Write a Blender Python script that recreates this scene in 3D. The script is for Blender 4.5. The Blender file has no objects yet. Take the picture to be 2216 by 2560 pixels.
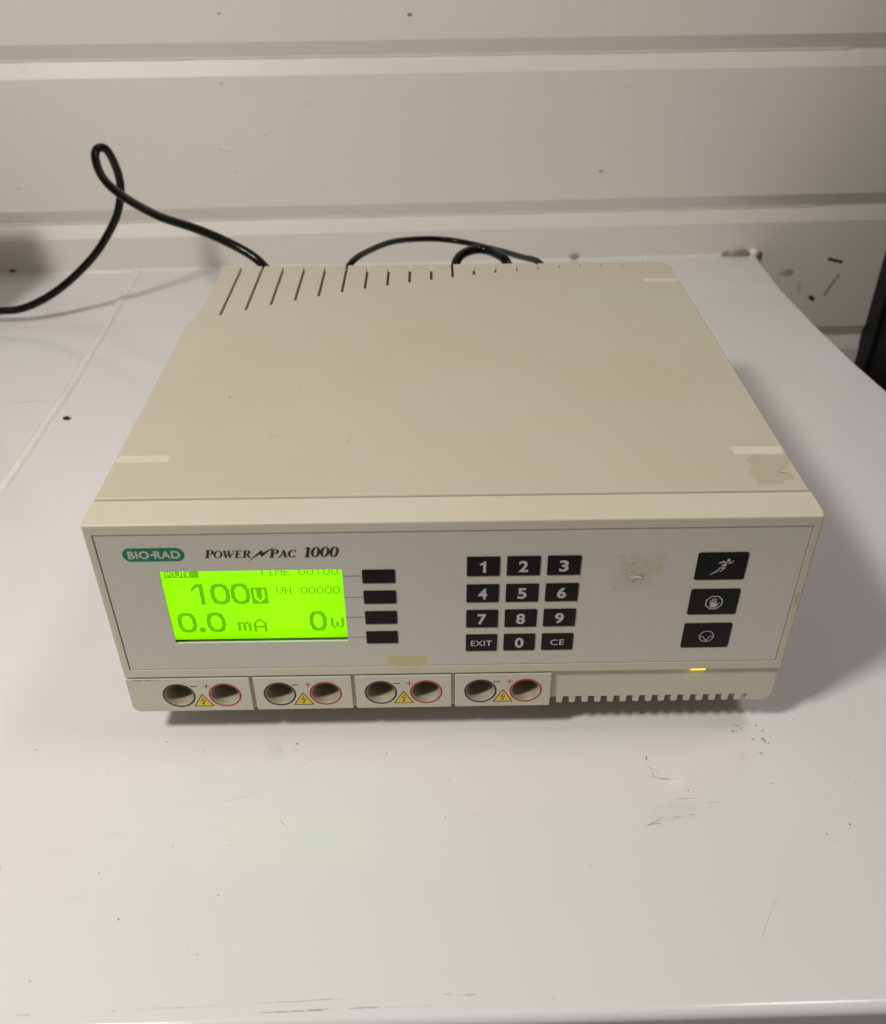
import bpy, bmesh, math, random
from mathutils import Vector, Matrix
random.seed(7)
scene = bpy.context.scene
COL = scene.collection
TOPZ = 114.5            # height of the instrument's top above the bench, in millimetres
MM = 0.001
def P(x, y, z):         # millimetres, z = 0 at the instrument's top face
    return Vector((x*MM, y*MM, (z+TOPZ)*MM))

# ------------------------------------------------------------------ camera
cam = bpy.data.cameras.new('camera'); camo = bpy.data.objects.new('camera', cam); COL.objects.link(camo)
R_, U_, F_ = (0.9999, -0.0160, -0.0053), (0.0135, 0.5774, 0.8164), (0.0100, 0.8163, -0.5775)
m = Matrix(((R_[0], U_[0], -F_[0], .1277), (R_[1], U_[1], -F_[1], -.2657), (R_[2], U_[2], -F_[2], .1917+TOPZ*MM), (0, 0, 0, 1)))
camo.matrix_world = m
cam.sensor_fit = 'HORIZONTAL'; cam.sensor_width = 36; cam.lens = 36.83
cam.clip_start = .01; cam.clip_end = 20
cam.dof.use_dof = True; cam.dof.focus_distance = .40; cam.dof.aperture_fstop = 15
scene.camera = camo
# ------------------------------------------------------------------ world and lamps
w = bpy.data.worlds.new('World'); scene.world = w; w.use_nodes = True
bg = w.node_tree.nodes['Background']; bg.inputs['Color'].default_value = (1, .97, .94, 1); bg.inputs['Strength'].default_value = .115
def lamp(name, loc, target, size, power, col, size_y=None):
    l = bpy.data.lights.new(name, 'AREA'); l.energy = power; l.color = col; l.size = size
    if size_y: l.shape = 'RECTANGLE'; l.size_y = size_y
    o = bpy.data.objects.new(name, l); COL.objects.link(o); o.location = loc
    d = Vector(target)-Vector(loc); o.rotation_euler = d.to_track_quat('-Z', 'Y').to_euler(); return o
lamp('near_lamp', (-.36, -.35, .85), (.10, .14, .0), .125, 7.6, (1, .967, .918), .125)
lamp('ceiling_panel_light', (.70, .04, 1.45), (.13, .15, 0), .32, 3.8, (1, .96, .93), .25)
scene.view_settings.view_transform = 'Standard'; scene.view_settings.look = 'None'
scene.view_settings.exposure = 0; scene.view_settings.gamma = 1
scene.render.engine = 'CYCLES'

# ------------------------------------------------------------------ materials
def srgb(r, g, b):
    f = lambda c: (c/255/12.92 if c/255 <= .04045 else ((c/255+.055)/1.055)**2.4)
    return (f(r), f(g), f(b), 1)
def mat(name, col, rough=.5, spec=.5, coat=0, bump=0, bscale=800, var=0, vscale=8, col2=None, rvar=0, metal=0):
    m = bpy.data.materials.new(name); m.use_nodes = True; nt = m.node_tree; b = nt.nodes['Principled BSDF']
    b.inputs['Base Color'].default_value = col; b.inputs['Roughness'].default_value = rough
    b.inputs['Specular IOR Level'].default_value = spec; b.inputs['Coat Weight'].default_value = coat
    b.inputs['Coat Roughness'].default_value = .12; b.inputs['Metallic'].default_value = metal
    tc = nt.nodes.new('ShaderNodeTexCoord')
    if var or col2:
        n = nt.nodes.new('ShaderNodeTexNoise'); n.inputs['Scale'].default_value = vscale; n.inputs['Detail'].default_value = 5; n.inputs['Roughness'].default_value = .6
        nt.links.new(tc.outputs['Object'], n.inputs['Vector'])
        r = nt.nodes.new('ShaderNodeValToRGB'); r.color_ramp.elements[0].position = .35; r.color_ramp.elements[1].position = .68
        c2 = col2 or tuple(c*(1-var) for c in col[:3])+(1,)
        r.color_ramp.elements[0].color = col; r.color_ramp.elements[1].color = c2
        nt.links.new(n.outputs['Fac'], r.inputs['Fac']); nt.links.new(r.outputs['Color'], b.inputs['Base Color'])
    if rvar:
        n3 = nt.nodes.new('ShaderNodeTexNoise'); n3.inputs['Scale'].default_value = 14; n3.inputs['Detail'].default_value = 6
        mr = nt.nodes.new('ShaderNodeMapRange'); mr.inputs['To Min'].default_value = max(.02, rough-rvar); mr.inputs['To Max'].default_value = rough+rvar
        nt.links.new(tc.outputs['Object'], n3.inputs['Vector']); nt.links.new(n3.outputs['Fac'], mr.inputs['Value']); nt.links.new(mr.outputs['Result'], b.inputs['Roughness'])
    if bump:
        n2 = nt.nodes.new('ShaderNodeTexNoise'); n2.inputs['Scale'].default_value = bscale; n2.inputs['Detail'].default_value = 3
        bp = nt.nodes.new('ShaderNodeBump'); bp.inputs['Strength'].default_value = bump; bp.inputs['Distance'].default_value = .0005
        nt.links.new(tc.outputs['Object'], n2.inputs['Vector']); nt.links.new(n2.outputs['Fac'], bp.inputs['Height']); nt.links.new(bp.outputs['Normal'], b.inputs['Normal'])
    return m
def emat(name, col, strength=1.0):
    m = bpy.data.materials.new(name); m.use_nodes = True; b = m.node_tree.nodes['Principled BSDF']
    b.inputs['Base Color'].default_value = (.02, .02, .02, 1); b.inputs['Emission Color'].default_value = col; b.inputs['Emission Strength'].default_value = strength
    b.inputs['Roughness'].default_value = .3
    return m
def stain(name, col, alpha, scale=300, lo=.35, hi=.6, rough=.5, bump=0):   # a worn, broken film of dirt or glue
    m = mat(name, col, rough, bump=bump, bscale=500); nt = m.node_tree; b = nt.nodes['Principled BSDF']
    n = nt.nodes.new('ShaderNodeTexNoise'); n.inputs['Scale'].default_value = scale; n.inputs['Detail'].default_value = 4
    tc = nt.nodes.new('ShaderNodeTexCoord'); nt.links.new(tc.outputs['Object'], n.inputs['Vector'])
    mr = nt.nodes.new('ShaderNodeMapRange'); mr.inputs['From Min'].default_value = lo; mr.inputs['From Max'].default_value = hi; mr.inputs['To Max'].default_value = alpha
    nt.links.new(n.outputs['Fac'], mr.inputs['Value'])
    at = nt.nodes.new('ShaderNodeAttribute'); at.attribute_name = 'fade'
    mu = nt.nodes.new('ShaderNodeMath'); mu.operation = 'MULTIPLY'
    nt.links.new(mr.outputs['Result'], mu.inputs[0]); nt.links.new(at.outputs['Fac'], mu.inputs[1]); nt.links.new(mu.outputs[0], b.inputs['Alpha'])
    return m
def stain_on(name, base, col, strength, scale=100, lo=.3, hi=.6, rough=None):   # the base material, discoloured where the stain lies
    m = M[base].copy(); m.name = name; nt = m.node_tree; b = nt.nodes['Principled BSDF']; src = b.inputs['Base Color'].links[0].from_socket
    n = nt.nodes.new('ShaderNodeTexNoise'); n.inputs['Scale'].default_value = scale; n.inputs['Detail'].default_value = 4
    tc = nt.nodes.new('ShaderNodeTexCoord'); nt.links.new(tc.outputs['Object'], n.inputs['Vector'])
    mr = nt.nodes.new('ShaderNodeMapRange'); mr.inputs['From Min'].default_value = lo; mr.inputs['From Max'].default_value = hi; mr.inputs['To Max'].default_value = strength
    nt.links.new(n.outputs['Fac'], mr.inputs['Value'])
    at = nt.nodes.new('ShaderNodeAttribute'); at.attribute_name = 'fade'
    mu = nt.nodes.new('ShaderNodeMath'); mu.operation = 'MULTIPLY'; nt.links.new(mr.outputs['Result'], mu.inputs[0]); nt.links.new(at.outputs['Fac'], mu.inputs[1])
    mx = nt.nodes.new('ShaderNodeMix'); mx.data_type = 'RGBA'
    nt.links.new(mu.outputs[0], mx.inputs['Factor']); nt.links.new(src, mx.inputs['A']); mx.inputs['B'].default_value = col
    nt.links.new(mx.outputs['Result'], b.inputs['Base Color'])
    return m
M = {}
M['case'] = mat('case_plastic', srgb(191, 184, 163), .46, .4, bump=.10, bscale=1800, col2=srgb(189, 180, 156), vscale=9, rvar=.05)
M['bezel'] = mat('bezel_plastic', srgb(203, 197, 176), .42, .45, bump=.08, bscale=1800, col2=srgb(199, 190, 167), vscale=9)
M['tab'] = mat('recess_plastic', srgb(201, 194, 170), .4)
M['jackp'] = mat('jack_plastic', srgb(203, 198, 179), .42, .45, bump=.06, bscale=1500, col2=srgb(198, 190, 169), vscale=20)
M['socket'] = mat('socket_plastic', srgb(172, 164, 142), .5, .4, col2=srgb(156, 146, 122), vscale=150)
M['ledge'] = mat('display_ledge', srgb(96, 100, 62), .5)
M['inner'] = mat('inner_chassis', srgb(150, 138, 110), .8, .2)
M['panel'] = mat('panel_film', srgb(202, 198, 186), .38, .4, bump=.12, bscale=1400, col2=srgb(198, 193, 179), vscale=12, rvar=.05)
M['key'] = mat('key_film_black', (.005, .005, .0045, 1), .38, .18, bump=.1, bscale=1500)
M['white'] = mat('key_print', srgb(190, 188, 180), .5)
M['black'] = mat('print_black', (.012, .012, .011, 1), .5)
M['green'] = mat('logo_green', srgb(0, 112, 84), .45)
M['red'] = mat('print_red', srgb(176, 34, 40), .5)
M['yellow'] = mat('print_yellow', srgb(226, 196, 46), .5)
M['line'] = mat('print_grey_line', srgb(70, 66, 60), .5)
M['rubber'] = mat('foot_rubber', (.02, .02, .02, 1), .8)
M['brass'] = mat('contact_metal', (.35, .3, .2, 1), .4, metal=1)
M['cable'] = mat('cable_black', (.003, .003, .003, 1), .24, .25, bump=.05, bscale=300)
M['lcdoff'] = mat('display_frame', (.02, .03, .012, 1), .5)
M['wall'] = mat('wall_paint', srgb(224, 219, 210), .42, .4, bump=.35, bscale=170, col2=srgb(220, 215, 205), vscale=3, rvar=.06)
M['bench'] = mat('bench_enamel', srgb(224, 221, 222), .15, .45, bump=.02, bscale=160, col2=srgb(221, 218, 217), vscale=4, rvar=.05)
M['caulk'] = mat('caulk_white', srgb(236, 232, 226), .35, .45, bump=.5, bscale=120, col2=srgb(226, 220, 210), vscale=30)
M['caulkold'] = mat('caulk_stained', srgb(176, 166, 146), .7, .3, bump=1, bscale=260, col2=srgb(120, 108, 90), vscale=90)
M['cabinet'] = mat('cabinet_black', (.006, .006, .006, 1), .5, .3, bump=.2, bscale=300)
M['floor'] = mat('floor_grey', srgb(110, 106, 100), .6, col2=srgb(92, 88, 84), vscale=3)
M['crumb'] = mat('crumb_black', (.006, .006, .006, 1), .7)
M['rust'] = mat('rust_brown', srgb(120, 84, 54), .8, col2=srgb(80, 54, 36), vscale=200)
M['lcd'] = emat('display_green', (.31, 1.0, .0, 1), 1.0)
M['lcdtext'] = emat('display_dots', (.085, .40, .0, 1), 1)
M['led'] = emat('led_yellow', (1.0, .66, .0, 1), 5)

for _n in ('lcd', 'lcdtext'):
    _b = M[_n].node_tree.nodes['Principled BSDF']; _b.inputs['Base Color'].default_value = (0, 0, 0, 1); _b.inputs['Specular IOR Level'].default_value = .1
_nt = M['lcd'].node_tree; _a = _nt.nodes.new('ShaderNodeAttribute'); _a.attribute_name = 'glow'; _nt.links.new(_a.outputs['Fac'], _nt.nodes['Principled BSDF'].inputs['Emission Strength'])

# ------------------------------------------------------------------ helpers
def tag(o, label=None, cat=None, group=None, kind=None):
    for k, v in (('label', label), ('category', cat), ('group', group), ('kind', kind)):
        if v: o[k] = v
    return o
def thing(name, loc, label, cat, group=None):
    o = bpy.data.objects.new(name, None); COL.objects.link(o); o.location = loc; o.empty_display_size = .02
    return tag(o, label, cat, group)
def parent(o, p):
    o.parent = p
    if p is not None:
        t = Vector((0, 0, 0)); q = p
        while q is not None: t += q.location; q = q.parent
        # every builder authors in world coordinates: cancel the parents' offset in the mesh itself
        o.data.transform(Matrix.Translation(-t))
def obj(name, bm, m, par=None, smooth=False):
    me = bpy.data.meshes.new(name); bmesh.ops.recalc_face_normals(bm, faces=bm.faces[:]); bm.to_mesh(me); bm.free()
    o = bpy.data.objects.new(name, me); COL.objects.link(o); me.materials.append(M[m] if isinstance(m, str) else m)
    if smooth:
        for p in me.polygons: p.use_smooth = True
    if par is not None: parent(o, par)
    return o
def flat_obj(name, bm, m, par=None, face=None):          # printed film: keeps its own winding
    me = bpy.data.meshes.new(name); bm.to_mesh(me); bm.free()
    o = bpy.data.objects.new(name, me); COL.objects.link(o); me.materials.append(M[m] if isinstance(m, str) else m)
    if par is not None: parent(o, par)
    return o
def smooth_by_angle(o, deg=35):
    me = o.data
    for p in me.polygons: p.use_smooth = True
    bm = bmesh.new(); bm.from_mesh(me)
    for e in bm.edges:
        if len(e.link_faces) == 2 and e.calc_face_angle(0) > math.radians(deg): e.smooth = False
        else: e.smooth = True
    bm.to_mesh(me); bm.free()
    md = o.modifiers.new('weighted', 'WEIGHTED_NORMAL'); md.keep_sharp = True; md.weight = 80
def prism(bm, pts, axis, a, b):
    """closed prism: outline pts (2D, mm) pushed along axis from a to b"""
    def mk(p, t):
        if axis == 'z': return P(p[0], p[1], t)
        if axis == 'y': return P(p[0], t, p[1])
        return P(t, p[0], p[1])
    A = [bm.verts.new(mk(p, a)) for p in pts]; B = [bm.verts.new(mk(p, b)) for p in pts]
    fs = [bm.faces.new(A), bm.faces.new(B)]
    n = len(pts)
    for i in range(n): fs.append(bm.faces.new((A[i], A[(i+1) % n], B[(i+1) % n], B[i])))
    return A, B, fs
def box(bm, x0, x1, y0, y1, z0, z1):
    return prism(bm, [(x0, y0), (x1, y0), (x1, y1), (x0, y1)], 'z', z0, z1)
def bevel(bm, r, seg=3, sel=None):
    es = [e for e in bm.edges if (sel is None or sel(e))]
    bmesh.ops.bevel(bm, geom=es, offset=r*MM, segments=seg, profile=.5, affect='EDGES', clamp_overlap=True)
def rrect(x0, x1, z0, z1, r, n=4):
    pts = []
    for cx, cz, a0 in ((x1-r, z1-r, 0), (x0+r, z1-r, 90), (x0+r, z0+r, 180), (x1-r, z0+r, 270)):
        for i in range(n+1):
            a = math.radians(a0+90*i/n); pts.append((cx+r*math.cos(a), cz+r*math.sin(a)))
    return pts
def cut(o, cbm):
    """carve the cutter's shape out of o (applied at once)"""
    me = bpy.data.meshes.new('tmp'); bmesh.ops.recalc_face_normals(cbm, faces=cbm.faces[:]); cbm.to_mesh(me); cbm.free()
    c = bpy.data.objects.new('tmp', me); COL.objects.link(c)
    md = o.modifiers.new('b', 'BOOLEAN'); md.operation = 'DIFFERENCE'; md.solver = 'EXACT'; md.object = c; md.use_self = False
    dg = bpy.context.evaluated_depsgraph_get(); dg.update()
    new = bpy.data.meshes.new_from_object(o.evaluated_get(dg)); o.modifiers.clear()
    old = o.data; o.data = new; new.name = old.name; bpy.data.meshes.remove(old)
    bpy.data.objects.remove(c); bpy.data.meshes.remove(me)
def ffan(bm, pts, y):     # flat polygon on the front face, towards the viewer
    vs = [bm.verts.new(P(x, y, z)) for x, z in pts]
    a = sum(pts[i][0]*pts[(i+1) % len(pts)][1]-pts[(i+1) % len(pts)][0]*pts[i][1] for i in range(len(pts)))
    if a < 0: vs.reverse()
    return bm.faces.new(vs)
def fring(bm, outer, inner, y):
    n = len(outer); A = [bm.verts.new(P(x, y, z)) for x, z in outer]; B = [bm.verts.new(P(x, y, z)) for x, z in inner]
    for i in range(n): bm.faces.new((A[i], A[(i+1) % n], B[(i+1) % n], B[i]))
def circ(cx, cz, r, n=48, rz=None):
    return [(cx+r*math.cos(2*math.pi*i/n), cz+(rz or r)*math.sin(2*math.pi*i/n)) for i in range(n)]
class Pen:
    """draws stroked, printed figures; each stroke sits a few microns above the last so none coincide"""
    def __init__(s, y): s.bm = bmesh.new(); s.y = y; s.k = 0
    def lift(s): s.k += 1; return s.y-.0015*s.k
    def stroke(s, pts, ws, cap=False):
        if not hasattr(ws, '__len__'): ws = [ws]*len(pts)
        L, Rr = [], []
        for i, (x, z) in enumerate(pts):
            a = Vector(pts[max(i-1, 0)]); b = Vector(pts[min(i+1, len(pts)-1)]); c = Vector((x, z))
            d1 = (c-a).normalized() if i > 0 else (b-c).normalized(); d2 = (b-c).normalized() if i < len(pts)-1 else d1
            t = (d1+d2).normalized(); nn = Vector((-t.y, t.x)); k = 1/max(.5, nn.dot(Vector((-d1.y, d1.x))))
            L.append(c+nn*ws[i]/2*k); Rr.append(c-nn*ws[i]/2*k)
        y = s.lift()
        A = [s.bm.verts.new(P(p.x, y, p.y)) for p in L]; B = [s.bm.verts.new(P(p.x, y, p.y)) for p in Rr]
        for i in range(len(pts)-1): s.bm.faces.new((A[i], A[i+1], B[i+1], B[i]))
        if cap:
            for j in (0, -1): s.poly(circ(pts[j][0], pts[j][1], ws[j]/2, 14))
    def poly(s, pts): ffan(s.bm, pts, s.lift())
    def ring(s, o, i): fring(s.bm, o, i, s.lift())
def text_bm(body, x0, x1, z0, z1, y, bold=0.0, keep=False):
    """the words as flat lettering fitted to the rectangle"""
    cu = bpy.data.curves.new('t', 'FONT'); cu.body = body; cu.offset = bold; cu.resolution_u = 6; cu.space_character = 1.08
    o = bpy.data.objects.new('t', cu); COL.objects.link(o)
    dg = bpy.context.evaluated_depsgraph_get(); dg.update()
    me = bpy.data.meshes.new_from_object(o.evaluated_get(dg))
    xs = [v.co.x for v in me.vertices]; ys = [v.co.y for v in me.vertices]
    ax, bx, ay, by = min(xs), max(xs), min(ys), max(ys)
    sx = (x1-x0)/(bx-ax) if not keep else (z1-z0)/(by-ay)
    mid = (x0+x1)/2
    for v in me.vertices:
        X = (x0+(v.co.x-ax)*sx) if not keep else mid+(v.co.x-(ax+bx)/2)*sx
        v.co = P(X, y, z0+(v.co.y-ay)/(by-ay)*(z1-z0))
    bm = bmesh.new(); bm.from_mesh(me); bpy.data.objects.remove(o); bpy.data.curves.remove(cu); bpy.data.meshes.remove(me)
    return bm
def fade_attr(o, fn):
    a = o.data.attributes.new('fade', 'FLOAT', 'POINT')
    for i, v in enumerate(o.data.vertices): a.data[i].value = fn(i)
# ================================================================== THE INSTRUMENT
W, D = 270, 262
ROOT = thing('power_supply', (W/2*MM, D/2*MM, 0), 'beige laboratory power supply box with green lit display and black keypad', 'power supply')

# ---- top cover: outline in plan, rounded top edges, slots, tab recesses
bm = bmesh.new()
plan = [(0, 17.0), (270, 17.0), (270, 255.5), (266.2, 262), (4.2, 262), (4.6, 180.2), (0, 177.9)]
A, B, fs = prism(bm, plan, 'z', -52, 0)
B = set(B)
bevel(bm, 1.1, 4, lambda e: e.verts[0] in B and e.verts[1] in B)
cover = obj('top_cover', bm, 'case')
slots = [(15.7, 188.6), (28.1, 195.4), (40.6, 201.9), (53, 207.8), (65.4, 213.5), (77.9, 219.1), (90.4, 224), (102.9, 228.6), (115.4, 232.6), (127.9, 236.5),
         (140.4, 239.9), (152.9, 243.6), (165.5, 246.5), (178.1, 249.1), (190.8, 251.3), (203.3, 253.2), (215.8, 254.7), (228.3, 255.8), (240.9, 256.7), (253.4, 257.6)]
c = bmesh.new()
for x, y in slots:
    box(c, x-.7, x+.85, y, 263, -7, 1)
# recessed tabs: a ramp falling towards the front, ended by a small step
for x0, x1, ya, yb in ((-1, 21.8, 42.2, 47.3), (248.1, 271, 42.8, 48.5), (248.3, 271, 229.9, 234.8)):
    prism(c, [(ya, -2.3), (yb, .0), (yb, 1), (ya, 1)], 'x', x0, x1)
cut(cover, c)
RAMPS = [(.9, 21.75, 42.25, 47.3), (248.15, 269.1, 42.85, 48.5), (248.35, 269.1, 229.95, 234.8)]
# hollow the cover so that the slots open onto the inside
c = bmesh.new(); prism(c, [(5, 20), (266, 20), (266, 250), (262, 260.3), (7, 260.3), (7, 186), (5, 180)], 'z', -60, -2.6); cut(cover, c)
smooth_by_angle(cover, 30); parent(cover, ROOT)
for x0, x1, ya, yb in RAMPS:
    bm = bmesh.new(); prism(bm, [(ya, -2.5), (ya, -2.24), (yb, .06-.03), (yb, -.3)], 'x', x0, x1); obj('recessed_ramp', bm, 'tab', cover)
# seam ledge: bright rounded lip of the cover along the bezel
bm = bmesh.new(); box(bm, 9, 261, 22, 259.5, -95, -3.6); obj('inner_chassis', bm, 'inner', ROOT)
bm = bmesh.new(); prism(bm, [(.4, 17), (269.6, 17), (269.6, 255), (265.6, 261.4), (4.6, 261.4), (4.6, 182.2), (.4, 178)], 'z', -97.8, -52.6)
bevel(bm, .8, 2, lambda e: True); bc = obj('bottom_case', bm, 'case'); 
c = bmesh.new(); prism(c, [(5, 20), (266, 20), (266, 250), (262, 259), (7, 259), (7, 186), (5, 180)], 'z', -96, -40); cut(bc, c); smooth_by_angle(bc, 30); parent(bc, ROOT)
bm = bmesh.new(); box(bm, 4, 266, 10, 16.2, -60, -3); obj('fascia_core', bm, 'inner', ROOT)
for x, y in ((24, 48), (246, 48), (24, 226), (246, 226)):
    bm = bmesh.new(); prism(bm, circ(x, y, 9, 24), 'z', -114.45, -97.7); bevel(bm, 1, 2, lambda e: all(v.co.z < .004 for v in e.verts)); obj('foot', bm, 'rubber', ROOT)

# ---- bezel round the control panel
bm = bmesh.new(); box(bm, 0, W, 0, 15.5, -77.2, -.2)
bevel(bm, .9, 3, lambda e: abs(e.verts[0].co.z-e.verts[1].co.z) > .05 and e.verts[0].co.y < .001)
zt_ = P(0, 0, -.2).z
bevel(bm, 2.2, 5, lambda e: all(abs(v.co.z-zt_) < 1e-6 for v in e.verts) and all(v.co.y < .0012 for v in e.verts))
bez = obj('bezel', bm, 'bezel')
c = bmesh.new(); box(c, 3.1, 266.9, -1, 1.3, -73.3, -4.6); cut(bez, c)
c = bmesh.new(); box(c, 20, 98, -2, 14, -64, -18); cut(bez, c)
smooth_by_angle(bez, 30); parent(bez, ROOT)
# thin dark gasket in the seam between cover and bezel is the gap itself; its floor
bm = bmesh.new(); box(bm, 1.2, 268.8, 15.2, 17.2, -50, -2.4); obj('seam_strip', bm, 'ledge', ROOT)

# ---- control panel film with its window
bm = bmesh.new(); box(bm, 3.45, 266.55, .35, 1.25, -72.95, -4.95); pan = obj('control_panel', bm, 'panel')
c = bmesh.new(); prism(c, rrect(24.2, 92.8, -58.9, -22.25, .4), 'y', -1, 3); cut(pan, c); parent(pan, ROOT)
YP = .35                       # the film's front face

# ---- display behind the window
LY = 4.35
bm = bmesh.new(); box(bm, 21, 96, LY+.1, LY+4, -63.5, -19.5); lcd_frame = obj('display_frame', bm, 'lcdoff', ROOT)
bm = bmesh.new(); NX, NZ = 74, 60; g_ = {}; glow = []      # backlight fades towards the edges of the glass
for i in range(NX+1):
    for j in range(NZ+1):
        x, z = 21.5+74.0*i/NX, -60.6+40.6*j/NZ; g_[i, j] = bm.verts.new(P(x, LY, z))
        e = min(1, (x-21.5)/7)*min(1, (95.5-x)/7); b_ = min(1, (z+60.6)/5)
        glow.append(1.12*(.80+.20*e**.6)*(.74+.26*b_**.6)*(1-.05*math.cos(x*.12+1)))
for i in range(NX):
    for j in range(NZ): bm.faces.new((g_[i, j], g_[i+1, j], g_[i+1, j+1], g_[i, j+1]))
lcd = flat_obj('display', bm, 'lcd', ROOT)
_at = lcd.data.attributes.new('glow', 'FLOAT', 'POINT')
for i, v in enumerate(glow): _at.data[i].value = v
lcd['label'] = 'glowing green screen'
bm = bmesh.new(); box(bm, 21, 96, LY-.35, LY+.05, -61.45, -61.1); obj('display_ledge', bm, 'ledge', ROOT)
x0d, z0d, pd = 24.5, -24.4, .522
dots = set()
def put(c0, r0, rows, on='#'):
    for r, line in enumerate(rows):
        for cc, ch in enumerate(line):
            if ch == on: dots.add((c0+cc, r0+r))
F5 = {'0': ['.###.', '#...#', '#...#', '#...#', '#...#', '#...#', '.###.'], 'T': ['#####', '..#..', '..#..', '..#..', '..#..', '..#..', '..#..'],
      'I': ['.###.', '..#..', '..#..', '..#..', '..#..', '..#..', '.###.'], 'M': ['#...#', '##.##', '#.#.#', '#.#.#', '#...#', '#...#', '#...#'],
      'E': ['#####', '#....', '#....', '####.', '#....', '#....', '#####'], 'V': ['#...#', '#...#', '#...#', '#...#', '#...#', '.#.#.', '..#..'],
      'H': ['#...#', '#...#', '#...#', '#####', '#...#', '#...#', '#...#'], 'R': ['####.', '#...#', '#...#', '####.', '#.#..', '#..#.', '#...#'],
      'U': ['#...#', '#...#', '#...#', '#...#', '#...#', '#...#', '.###.'], 'N': ['#...#', '##..#', '##..#', '#.#.#', '#..##', '#..##', '#...#'],
      ':': ['.....', '..#..', '..#..', '.....', '..#..', '..#..', '.....']}
def small(s, c0, r0):
    for i, ch in enumerate(s): put(c0+6*i, r0, F5[ch])
small('TIME', 69, 0); small('00:00', 98, 0); small('VH', 80, 18); small('00000', 98, 18)
# RUN in a solid block, letters left clear
for cc in range(0, 25):
    for r in range(-1, 8): dots.add((cc, r))
for i, ch in enumerate('RUN'):
    for r, line in enumerate(F5[ch]):
        for k, q in enumerate(line):
            if q == '#': dots.discard((1+6*i+k, r))
def bigzero(c0, r0, w_=14, h=20, t=3.1):
    for i in range(w_):
        for j in range(h):
            a, b = (i+.5-w_/2)/(w_/2), (j+.5-h/2)/(h/2); a2, b2 = (i+.5-w_/2)/(w_/2-t), (j+.5-h/2)/(h/2-t)
            if abs(a)**2.6+abs(b)**2.6 <= 1.02 and abs(a2)**2.6+abs(b2)**2.6 > 1: dots.add((c0+i, r0+j))
bigzero(31, 14); bigzero(46, 14); bigzero(2, 42); bigzero(24, 42); bigzero(102, 42, 13, 20)
for j in range(20):
    for i in range(3): dots.add((23+i, 14+j))
for k in range(6):
    for i in range(3): dots.add((22-k, 14+i+int(k*.8)))
for i in range(5):
    for j in range(5):
        if (i, j) not in ((0, 0), (4, 0), (0, 4), (4, 4)): dots.add((17+i, 57+j))
for i in range(12):
    for j in range(16):
        left = i in (2, 3) and 2 <= j < 10; right = i in (8, 9) and 2 <= j < 10
        v = i in {10: (2, 3, 4, 7, 8, 9), 11: (3, 4, 7, 8), 12: (4, 5, 6, 7), 13: (5, 6)}.get(j, ())
        if not (left or right or v): dots.add((61+i, 18+j))
put(47, 52, ['##.##.###.', '####.###.#', '##..##..##', '##..##..##', '##..##..##', '##..##..##', '##..##..##', '##..##..##', '##..##..##'])
put(59, 49, ['....##....', '...####...', '..##..##..', '.##....##.', '##......##', '##......##', '##......##', '##########', '##########', '##......##', '##......##', '##......##', '##......##'])
put(118, 49, ['##......##', '##......##', '##......##', '##......##', '##..##..##', '##..##..##', '##..##..##', '##..##..##', '.##.##.##.', '.###..###.', '..#....#..'])
bm = bmesh.new()
for (cx_, r) in dots:
    xa = x0d+cx_*pd; za = z0d-r*pd
    ffan(bm, [(xa+.045, za-pd), (xa+pd-.045, za-pd), (xa+pd-.045, za-.01), (xa+.045, za-.01)], LY-.03)
tag(flat_obj('display_readout', bm, 'lcdtext', lcd), 'dot-matrix readout of RUN, TIME 00:00, 100 V, VH 00000, 0.0 mA and 0 W')
# clear cover sheet set in the window
gm = bpy.data.materials.new('display_glass'); gm.use_nodes = True; g = gm.node_tree.nodes['Principled BSDF']
g.inputs['Transmission Weight'].default_value = 1; g.inputs['Roughness'].default_value = .04; g.inputs['IOR'].default_value = 1.02; g.inputs['Base Color'].default_value = (1, 1, 1, 1)

# ---- keys
def key(x0, x1, z0, z1, name, r=.35, h=.38):
    bm = bmesh.new(); A, B, fs = prism(bm, rrect(x0, x1, z0, z1, r, 3), 'y', YP+.2, YP-h)
    bevel(bm, .12, 2, lambda e: all(abs(v.co.y-(YP-h)*MM) < 1e-7 for v in e.verts))
    o = obj(name, bm, 'key', ROOT); smooth_by_angle(o, 40); return o
KX = ((139.75, 152.2), (154.85, 167.4), (170.05, 182.65)); KZ = ((-26.25, -17.1), (-39.35, -30.5), (-52.4, -43.45), (-65.15, -56.35))
for r, row in enumerate((('1', '2', '3'), ('4', '5', '6'), ('7', '8', '9'), ('EXIT', '0', 'CE'))):
    for cc, s in enumerate(row):
        k = key(*KX[cc], *KZ[r], 'keypad_key'); k['label'] = 'black key printed ' + s
        mx = sum(KX[cc])/2; mz = sum(KZ[r])/2-.15
        if len(s) == 1:
            h = 2.7
            if s == '1':
                pn = Pen(YP-.41); pn.poly([(mx-.05, mz-h), (mx+1.0, mz-h), (mx+1.0, mz+h), (mx+.2, mz+h), (mx-.05, mz+1.5)]); pn.poly([(mx+.2, mz+h), (mx-.1, mz+1.95), (mx-1.25, mz+1.7), (mx-1.25, mz+.85), (mx-.05, mz+1.0)]); bm = pn.bm
            else: bm = text_bm(s, mx-1.75, mx+1.75, mz-h, mz+h, YP-.41, bold=.028)
        elif s == 'EXIT': bm = text_bm(s, mx-4.2, mx+4.2, mz-1.45, mz+1.45, YP-.41, bold=.008)
        else: bm = text_bm(s, mx-2.75, mx+2.75, mz-1.5, mz+1.5, YP-.41, bold=.008)
        flat_obj('key_print', bm, 'white', k)
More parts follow.
